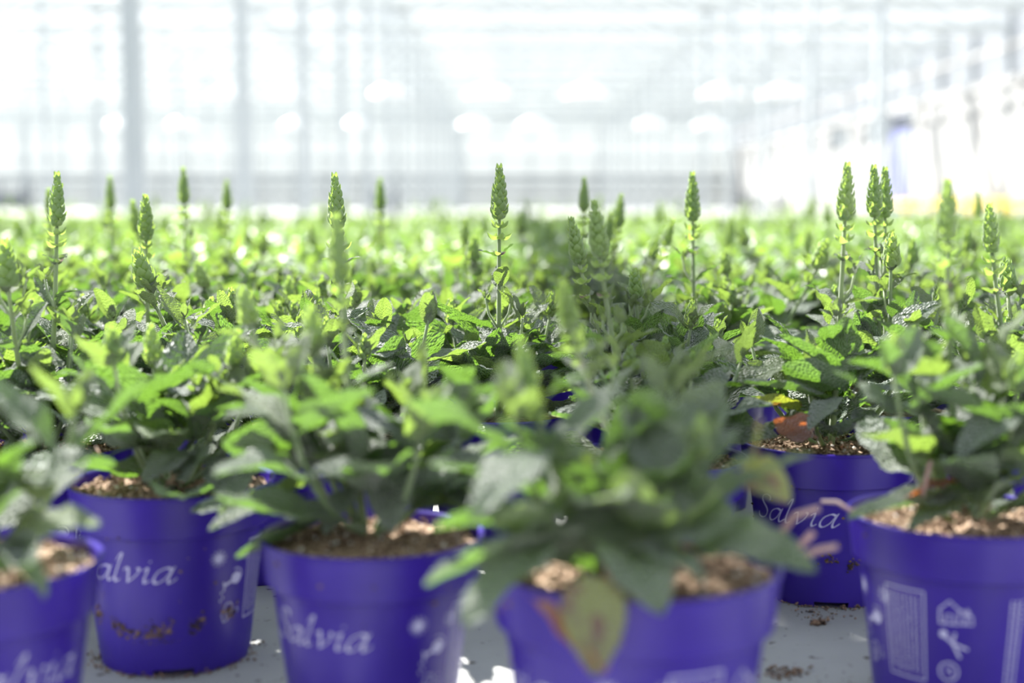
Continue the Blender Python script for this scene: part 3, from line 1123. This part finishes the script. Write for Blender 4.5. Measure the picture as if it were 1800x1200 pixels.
rng = random.Random(77)
FIELD_END = 9.6
cells = {}
def cell(x, y): return (int(math.floor(x / .16)), int(math.floor(y / .16)))
for p_ in plants: cells.setdefault(cell(p_['x'], p_['y']), []).append(p_)
def free(x, y, r=.142):
    cx, cy = cell(x, y)
    for a in (-1, 0, 1):
        for b in (-1, 0, 1):
            for q in cells.get((cx + a, cy + b), []):
                if (q['x'] - x) ** 2 + (q['y'] - y) ** 2 < r * r: return False
    return True
row = 0
y = 1.0
while y < FIELD_END:
    hw = .40 * y + .32
    x = -hw + (row % 2) * .0875
    while x < hw:
        for tr_ in range(4):
            xx, yy = x + rng.uniform(-.02, .02) * (1 + tr_), y + rng.uniform(-.02, .02) * (1 + tr_)
            if free(xx, yy):
                q = dict(key=None, x=xx, y=yy, sc=1, rot=rng.uniform(-180, 180), label=None, spikes=[], hero=False)
                plants.append(q)
                cells.setdefault(cell(xx, yy), []).append(q)
                break
        x += .172
    y += .152
    row += 1

plants.sort(key=lambda q: q['y'] + .3 * max(0, abs(q['x']) - .37 * q['y']) * 10)

# ------------------------------------------------------------------ leaves placed one by one on the nearest plants
# (base px, py, depth) (tip px, py, depth) width, kind, variant, roll
CUST = {
 'P1': [((985, 885, .655), (768, 818, .63), .026, 'leaf', 1, .3), ((1000, 800, .65), (838, 910, .585), .021, 'leaf', 4, 0), ((990, 900, .64), (1172, 888, .60), .020, 'leaf', 0, -.3),
        ((1010, 935, .635), (828, 1092, .575), .022, 'leaf', 1, .1), ((905, 985, .63), (752, 1026, .60), .017, 'leaf', 5, .2), ((1060, 945, .63), (1165, 1072, .575), .028, 'leaf', 2, 0),
        ((1090, 960, .62), (1235, 1015, .585), .022, 'leaf', 1, 0), ((1235, 925, .645), (1425, 1000, .605), .020, 'leaf', 0, .3), ((1325, 835, .65), (1338, 738, .65), .010, 'yellow', 7, 0),
        ((1320, 840, .65), (1422, 800, .64), .009, 'young', 0, .1), ((1290, 812, .67), (1385, 880, .66), .018, 'yellow', 4, .9), ((1195, 930, .62), (1262, 860, .60), .015, 'young', 3, .4),
        ((1085, 880, .66), (1110, 712, .67), .020, 'leaf', 3, .1), ((1150, 880, .66), (1215, 712, .68), .018, 'leaf', 5, .5), ((1060, 840, .66), (1195, 735, .66), .018, 'leaf', 4, 0),
        ((1000, 790, .66), (1095, 705, .66), .017, 'leaf', 1, 0), ((950, 735, .665), (830, 690, .67), .014, 'leaf', 2, 0), ((945, 750, .66), (905, 700, .64), .013, 'young', 2, 0),
        ((1110, 930, .63), (1290, 905, .60), .030, 'leaf', 3, .5), ((1010, 860, .64), (890, 960, .60), .024, 'leaf', 3, .4), ((1200, 905, .65), (1330, 835, .64), .018, 'leaf', 0, .3),
        ((980, 960, .62), (880, 905, .60), .022, 'young', 6, .6), ((1130, 850, .68), (1290, 760, .70), .016, 'leaf', 1, 0), ((1200, 960, .62), (1370, 945, .60), .018, 'leaf', 6, .7),
        ((955, 700, .665), (1030, 660, .66), .013, 'leaf', 1, 0), ((970, 930, .645), (770, 930, .63), .022, 'leaf', 5, .5),
        ((1030, 990, .60), (1045, 1178, .578), .024, 'yellow', 4, .1), ((1050, 985, .60), (1062, 1065, .60), .010, 'brown', 4, .3),
        ((1028, 1090, .584), (1058, 1180, .577), .009, 'brown', 5, .3), ((925, 1045, .59), (1012, 1140, .577), .008, 'brown', 2, .2)],
 'P2': [((545, 868, .79), (376, 928, .745), .018, 'leaf', 0, -.2), ((560, 850, .80), (392, 898, .77), .018, 'young', 1, .5), ((600, 885, .79), (424, 972, .75), .020, 'leaf', 3, .5),
        ((590, 830, .79), (403, 775, .77), .036, 'leaf', 6, .7), ((560, 790, .79), (400, 735, .76), .022, 'leaf', 4, .1), ((508, 770, .80), (535, 632, .80), .013, 'leaf', 7, .4),
        ((700, 815, .785), (694, 930, .735), .027, 'leaf', 2, 0), ((640, 840, .79), (576, 935, .75), .014, 'leaf', 1, .1), ((690, 830, .80), (855, 715, .79), .034, 'leaf', 3, .6),
        ((740, 720, .83), (745, 600, .83), .026, 'young', 3, .2), ((650, 800, .79), (535, 735, .77), .024, 'young', 2, .4), ((690, 770, .79), (600, 690, .78), .022, 'leaf', 4, 0),
        ((700, 800, .78), (760, 745, .73), .024, 'leaf', 2, -.2), ((640, 860, .78), (550, 805, .76), .020, 'young', 2, 0), ((700, 850, .80), (880, 860, .77), .030, 'leaf', 3, .7),
        ((670, 740, .8), (580, 780, .75), .018, 'leaf', 4, 0), ((500, 740, .79), (470, 660, .80), .014, 'young', 5, 0), ((480, 740, .80), (385, 720, .79), .016, 'leaf', 2, 0), ((760, 850, .79), (835, 905, .76), .016, 'leaf', 1, 0)],
 'P3': [((335, 775, .88), (158, 762, .845), .024, 'young', 1, .6), ((350, 800, .88), (255, 845, .84), .018, 'leaf', 4, -.2), ((280, 790, .88), (198, 800, .86), .011, 'leaf', 2, 0),
        ((390, 790, .88), (420, 872, .84), .030, 'leaf', 3, .2), ((350, 770, .88), (270, 705, .87), .022, 'leaf', 2, .1), ((370, 760, .87), (480, 740, .83), .022, 'leaf', 4, .1), ((345, 780, .88), (330, 840, .84), .024, 'leaf', 3, .5),
        ((360, 760, .88), (380, 660, .87), .022, 'young', 6, .3)],
 'P4': [((1500, 700, 1.01), (1372, 592, .98), .022, 'leaf', 5, -.2), ((1490, 712, 1.0), (1312, 672, .96), .018, 'leaf', 0, -.2), ((1500, 700, .99), (1425, 752, .955), .017, 'leaf', 4, .1),
        ((1420, 725, 1.0), (1312, 704, .98), .024, 'yellow', 0, .3), ((1500, 690, 1.0), (1610, 600, 1.02), .020, 'leaf', 4, 0), ((1635, 650, 1.02), (1545, 562, 1.0), .017, 'leaf', 1, .3),
        ((1500, 705, .99), (1610, 730, .95), .026, 'leaf', 1, 0), ((1530, 660, 1.03), (1655, 535, 1.04), .022, 'leaf', 2, 0), ((1510, 680, 1.0), (1600, 690, .97), .016, 'leaf', 0, 0),
        ((1438, 770, .975), (1370, 735, .955), .022, 'brown', 7, .9), ((1500, 690, 1.0), (1385, 640, .98), .03, 'leaf', 3, .6), ((1500, 715, 1.0), (1345, 760, .98), .028, 'leaf', 1, .3), ((1500, 710, .99), (1545, 770, .95), .016, 'leaf', 3, .2)],
 'P5': [((1710, 875, .79), (1502, 908, .745), .020, 'leaf', 0, -.2), ((1800, 850, .80), (1610, 925, .75), .026, 'leaf', 0, -.1), ((1670, 810, .80), (1522, 765, .77), .020, 'young', 1, .5),
        ((1730, 790, .80), (1556, 715, .78), .020, 'leaf', 1, 0), ((1700, 680, .80), (1572, 642, .79), .020, 'young', 1, .6), ((1740, 710, .80), (1738, 605, .80), .028, 'young', 3, .1),
        ((1735, 750, .79), (1612, 668, .78), .018, 'leaf', 4, 0), ((1820, 830, .78), (1725, 905, .745), .026, 'young', 6, .5), ((1850, 730, .79), (1690, 800, .75), .022, 'leaf', 4, 0),
        ((1760, 690, .79), (1850, 600, .78), .02, 'leaf', 1, 0), ((1720, 700, .8), (1660, 560, .80), .016, 'leaf', 2, .2), ((1750, 620, .8), (1830, 540, .79), .020, 'young', 1, .3),
        ((1700, 845, .79), (1590, 880, .77), .012, 'brown', 6, 0), ((1730, 860, .79), (1610, 810, .77), .016, 'young', 0, .2)],
 'P0': [((-50, 940, .68), (62, 782, .65), .030, 'leaf', 2, 0), ((-10, 965, .66), (168, 920, .625), .026, 'young', 1, .5), ((-20, 910, .67), (80, 838, .64), .016, 'young', 4, 0),
        ((-60, 970, .65), (72, 1045, .60), .020, 'leaf', 4, 0), ((-60, 900, .68), (20, 870, .63), .028, 'leaf', 3, .5), ((-40, 960, .65), (60, 985, .6), .026, 'leaf', 3, .3)],
}

# mid-distance plants share whole foliage meshes; far ones are one joined mass
def low_leaf(i):
    a, f, w, tw = LP[i]
    V, F = [], []
    for k_, (t, wd) in enumerate(((0, .06), (.16, .1), (.4, .85), (.7, .95), (.9, .55), (1, .05))):
        zc = a * 4 * t * (1 - t)
        for s in (-1, 0, 1):
            V.append((t, s * .5 * wd, zc + abs(s) * f * .25 * wd + tw * s * (t - .4) * .3 * wd))
    for k_ in range(5):
        for j in range(2):
            q = k_ * 3 + j
            F.append((q, q + 3, q + 4, q + 1))
    return np.array(V), F


LOW = [low_leaf(i) for i in range(8)]
lowb = (np.array([(0, 0, 0), (.5, -.45, -.3), (.5, .45, -.3), (1, 0, -.15), (.5, 0, -.55)]), [(0, 1, 4), (0, 4, 2), (1, 3, 4), (4, 3, 2)])
MI = {'leaf': 0, 'young': 1, 'yellow': 1, 'brown': 0}


def joined_plant(J, g, T, heads_lo=True, mi_b=2, mi_s=3, stem_n=4):
    leaves, stems, heads, whorls = g
    for kind, var, mt in leaves:
        J.add(LOW[var][0], LOW[var][1], T @ mt, MI[kind])
    for pts, r in stems:
        b_ = MB(); b_.tube(pts[::3] if len(pts) > 4 else pts, (list(r)[::3] if len(pts) > 4 else r), stem_n, cap=False)
        J.add(np.array(b_.V), b_.F, T, mi_s)
    if heads_lo:
        for kind, var, mt, sc, main in heads:
            _, L, Wd = HEADS[kind][var]
            rg = random.Random(var)
            for i in range(6):
                t = i / 5
                r = Wd * .5 * (1 - t) ** .6
                for k in range(3):
                    a = k * 2.1 + i
                    d = Vector((math.cos(a) * .3, math.sin(a) * .3, 1)).normalized()
                    m2 = Matrix.Translation((math.cos(a) * r * .3, math.sin(a) * r * .3, L * t * .8)) @ frame(d, Vector((-math.cos(a), -math.sin(a), .2))).to_4x4() @ Matrix.Diagonal((Wd * (1 - .4 * t), Wd * (1.1 - .8 * t), Wd * .6, 1))
                    J.add(lowb[0], lowb[1], T @ mt @ Matrix.Scale(sc, 4) @ m2, mi_b)
        for mt, _, _d in whorls:
            J.add(lowb[0], lowb[1], T @ mt, mi_b)


JM = [M['leaf'], M['young'], M['bract'], M['stem']]
VAR = []
for v_ in range(12):
    rg = random.Random(900 + v_)
    has = v_ % 2 == 0
    sp = []
    if v_ % 12 not in (5, 9, 11):
        h = (.275, .225, .30, .205, .26, 0, .285, .21, .31, 0, .27, 0)[v_]
        sp.append((Vector((rg.uniform(-.03, .03), rg.uniform(-.03, .03), h)), 'tall' if h > .23 else 'bud', 0 if h > .23 else 0, 1.0, None))
    g = grow(rg, sp, 18, 7)
    J = Joined(JM)
    joined_plant(J, (g[0], g[1], [], []), Matrix.Identity(4))
    VAR.append((J.mesh('foliage'), g))

IND, DETAIL_Y = 300, 2.15
inframe = [q for q in plants if abs(q['x']) < .37 * q['y'] + .12]
keepers = set(id(q) for q in sorted(inframe, key=lambda q: q['y'])[:IND])
far = []
nidx = 0
for q in plants:
    if id(q) not in keepers:
        far.append(q)
        continue
    nidx += 1
    rg = random.Random(int(q['x'] * 7919) * 31 + int(q['y'] * 5003))
    near = q['y'] < DETAIL_Y
    lab = q['label']
    if not lab:
        has_tall = any(s_[1] == 'tall' for s_ in q['spikes'])
        if q['y'] < DETAIL_Y:
            if has_tall:
                s0 = [s_ for s_ in q['spikes'] if s_[1] == 'tall'][0][0]
                lab = 'salvia with a slim green spike rising from the leafy field behind the sharp plants'
                gp = 'spiked salvias in the middle field'
            else:
                lab = 'leafy salvia without a tall spike, filling the field among the spiked ones'
                gp = 'leafy salvias of the middle field'
        else:
            lab = 'small blurred salvia in the receding rows at the back of the field'
            gp = 'blurred salvias at the back'
    else:
        gp = GP
    root = empty('potted_salvia', (q['x'], q['y'], 0), lab, 'potted plant', gp)
    Rl = Vector((q['x'], q['y'], 0))
    hero = q['hero'] and q['y'] < 1.06
    pot = add_pot(root, nidx, hero, q['sc'], math.radians(q['rot']))
    if near:
        sp = []
        for (w, k_, v_, sc) in q['spikes']:
            t = w - Rl
            base = Vector((t.x * .25, t.y * .25, .110))
            sp.append((t, k_, v_, sc, base))
        cust = CUST.get(q['key'], [])
        nr, ns = (22, 7)
        if q['key'] in ('P2', 'P5'): nr, ns = 12, 5
        elif q['key'] == 'P1': nr, ns = 8, 3
        elif q['key'] in ('P3', 'P4'): nr, ns = 13, 4
        elif q['key'] == 'P0': nr, ns = 7, 2
        if q['key'] == 'H1': nr, ns = 16, 5
        g = grow(rg, sp, nr, ns, 1.0 if not q['sc'] > 1 else 1.0)
        if q['key'] is None and not q['spikes'] and rg.random() < .5:
            t = Vector((rg.uniform(-.03, .03), rg.uniform(-.03, .03), rg.uniform(.205, .235)))
            g2 = grow(rg, [(t, 'bud', 0, rg.uniform(.7, 1), None)], 0, 0)
            g = tuple(a + b for a, b in zip(g, g2)) if not g[3] else g
        if q['key'] == 'P4':   # keep the near side of this pot open: no long leaves over the rim
            g = ([l for l in g[0] if not ((l[2] @ Vector((1, 0, 0))).z < .118)], g[1], g[2], g[3])
        if q['key'] in ('P3',):
            g = ([l for l in g[0] if not ((l[2] @ Vector((1, 0, 0))).z < .135 and (l[2] @ Vector((1, 0, 0))).x < .0)], g[1], g[2], g[3])
        if q['key'] in ('P2', 'P1', 'P5', 'P0'):
            g = ([l for l in g[0] if not ((l[2] @ Vector((1, 0, 0))).z < .128 and (l[2] @ Vector((1, 0, 0))).y < -.02)], g[1], g[2], g[3])
        tip = lambda l: l[2] @ Vector((1, 0, 0))
        if q['key'] == 'P1': g = ([l for l in g[0] if not (tip(l).x > .055 and tip(l).z < .16)], g[1], g[2], g[3])
        if q['key'] == 'P5': g = ([l for l in g[0] if not (tip(l).x < -.06 and tip(l).z < .18)], g[1], g[2], g[3])
        build_plant(root, g)
        for (b_, t_, W, k_, v_, rl) in cust:
            B, T = at(*b_) - Rl, at(*t_) - Rl
            o = link('leaf', LEAF[k_][v_], root)
            o.matrix_local = leaf_mat(B, T - B, (T - B).length * 1.05, W * (1.22 if q['key'] == 'P1' and k_ == 'leaf' else 1.15), rl)
            if k_ == 'brown': tag(o, 'withered orange-brown leaf')
            if k_ == 'yellow': tag(o, 'yellowing leaf with brown edges')
    else:
        vi = rg.randrange(12)
        tall = any(s_[1] == 'tall' for s_ in q['spikes'])
        if q['spikes']: vi = 0
        elif rg.random() < .55: vi = rg.choice((5, 9, 11, 1, 7, 3))
        fo, g = VAR[vi]
        rz = rg.uniform(-3.14, 3.14)
        o = link('foliage', fo, root); tag(o, kind='stuff')
        sc = rg.uniform(.85, 1.08)
        o.rotation_euler = (0, 0, rz)
        zoff = .108 * (1 - sc)
        o.location = (0, 0, zoff); o.scale = (sc, sc, sc)
        T = Matrix.Translation((0, 0, zoff)) @ Matrix.Rotation(rz, 4, 'Z') @ Matrix.Scale(sc, 4)
        for kind, var, mt, s2, main in g[2]:
            if main:
                h = link('flower_spike', HEADS[kind][var][0], root); h.matrix_local = T @ mt @ Matrix.Scale(s2, 4)
    if q['key'] in ('P3', 'P4'):
        dirt_on(pot, 5 if q['key'] == 'P3' else 9, .033 if q['key'] == 'P3' else .036, .003, -1.1, 1.15, 420)
        dirt_on(pot, 15, .07, .02, -1.3, 1.3, 30)
    elif q['key'] in ('P1', 'P2', 'P5'):
        dirt_on(pot, nidx, .09, .012, -1.3, 1.3, 24)
    if q['key'] == 'P1':
        for pts in ([(1340, 985, .69), (1372, 938, .69), (1398, 905, .69), (1440, 893, .69)], [(1380, 990, .68), (1400, 965, .68), (1430, 935, .68)],
                    [(1370, 985, .67), (1415, 975, .67), (1440, 966, .67), (1472, 960, .67)]):
            b_ = MB(); b_.tube([at(*w) - Rl for w in pts], [.0017, .0018, .0017, .0015][:len(pts)], 8); tag(b_.build('root', M['twig'], root, smooth=True), 'pinkish bare root')
    if q['key'] == 'P5':
        b_ = MB(); b_.tube([at(*w) - Rl for w in ((1445, 881, .80), (1472, 882, .79), (1495, 897, .78), (1515, 893, .78))], .0011, 8); tag(b_.build('root', M['twig'], root, smooth=True), 'pinkish bare root')
        b_ = MB(); b_.tube([at(*w) - Rl for w in ((1622, 870, .77), (1628, 840, .77), (1636, 810, .77))], .0012, 6); tag(b_.build('dry_stalk', M['twig'], root, smooth=True), 'dry tan stalk')
    if q['key'] == 'P3':
        for pts in (((285, 868, .84), (298, 845, .84), (318, 828, .85)), ((165, 820, .86), (178, 800, .86), (168, 785, .87)), ((68, 872, .86), (100, 850, .86), (140, 835, .86))):
            b_ = MB(); b_.tube([at(*w) - Rl for w in pts], [.0006, .0008, .0006], 6); tag(b_.build('dry_stalk', M['crumb'], root, smooth=True), 'dry brown stalk')

# everything further back: one mass
J = Joined(JM + [M['pot']])
lp = MB()
potv, potf = [], []
prof = ((.047, 0), (.058, .089), (.062, .089), (.065, .115))
for (r, z) in prof:
    for k in range(8): potv.append((r * math.cos(k * .785), r * math.sin(k * .785), z))
for i in range(3):
    for k in range(8): potf.append((i*8 + k, i*8 + (k+1) % 8, (i+1)*8 + (k+1) % 8, (i+1)*8 + k))
potv = np.array(potv)
FARV = []
for v_ in range(12):
    rg = random.Random(300 + v_)
    sp = []
    if v_ % 3 != 1:
        h = rg.choice((.22, .25, .27, .29, .305))
        sp.append((Vector((rg.uniform(-.03, .03), rg.uniform(-.03, .03), h)), 'tall', 0, 1.1, None))
    g = grow(rg, sp, 8, 6)
    JJ = Joined(JM + [M['pot']])
    lv = [(k_, v2, mt @ Matrix.Diagonal((1, 1.15, 1, 1))) for k_, v2, mt in g[0] if mt.to_scale().x > .017]
    joined_plant(JJ, (lv, g[1][-1:], g[2] if sp else [], []), Matrix.Identity(4))
    JJ.add(potv, potf, Matrix.Identity(4), 4)
    FARV.append((np.concatenate(JJ.V), np.array([list(f) + [-1] * (8 - len(f)) for f in JJ.F]), JJ.F, np.array(JJ.MI)))
rg = random.Random(12)
Vs, Fs, Ms, n0 = [], [], [], 0
for q in far:
    v, fa, fl, mi = FARV[rg.randrange(12)]
    a = rg.uniform(-3.14, 3.14); s_ = rg.uniform(.88, 1.08)
    R = np.array(Matrix.Rotation(a, 3, 'Z')) * s_
    Vs.append(v @ R.T + np.array([q['x'], q['y'], 0]))
    Fs += [tuple(k + n0 for k in f) for f in fl]
    Ms.append(mi)
    n0 += len(v)
me = bpy.data.meshes.new('distant_salvias')
me.from_pydata(np.concatenate(Vs).tolist(), [], Fs)
for m_ in JM + [M['pot']]: me.materials.append(m_)
me.polygons.foreach_set('material_index', np.concatenate(Ms))
me.polygons.foreach_set('use_smooth', [True] * len(Fs))
me.update()
o = link('distant_salvias', me)
tag(o, 'haze of distant salvia plants closing the field before the glasshouse wall', 'plants', kind='stuff')

# ------------------------------------------------------------------ crumbs of soil on the floor
def floor_crumbs(spots, name, label):
    rg = random.Random(4)
    V, F = [], []
    for (x, y, s, n, rr) in spots:
        for _ in range(n):
            r = rg.uniform(*rr)
            blob((x + rg.gauss(0, s), y + rg.gauss(0, s * .7), r * .5 + abs(rg.gauss(0, .001))), r, rg, V, F)
    tag(link(name, mesh(name, V, F, M['crumb'])), label, 'soil', kind='stuff')


c1 = at(1440, 1068, .965)
c2 = at(1378, 1130, .86)
floor_crumbs([(c1.x, c1.y, .003, 60, (.0008, .0022)), (c1.x, c1.y + .02, .012, 50, (.0005, .0012))], 'soil_clump', 'small brown clump of soil at the foot of the sharp right pot')
floor_crumbs([(c2.x, c2.y, .008, 90, (.0006, .0018)), (c2.x + .03, c2.y - .02, .02, 25, (.0004, .001))], 'soil_clump', 'scattered dark crumbs on the sunlit floor right of the nearest pot')
ring = []
for kk in ('P3', 'P2', 'P4', 'H1'):
    q = byk[kk]
    for i in range(40):
        a = i / 40 * 6.283
        ring.append((q['x'] + .049 * math.cos(a), q['y'] + .049 * math.sin(a), .003, 7, (.0005, .0016)))
floor_crumbs(ring, 'soil_crumbs', 'dark wet soil crumbs lying around the bases of the pots')
print('plants', len(plants), 'far', len(far), 'far faces', len(Fs), 'objects', len(bpy.data.objects))
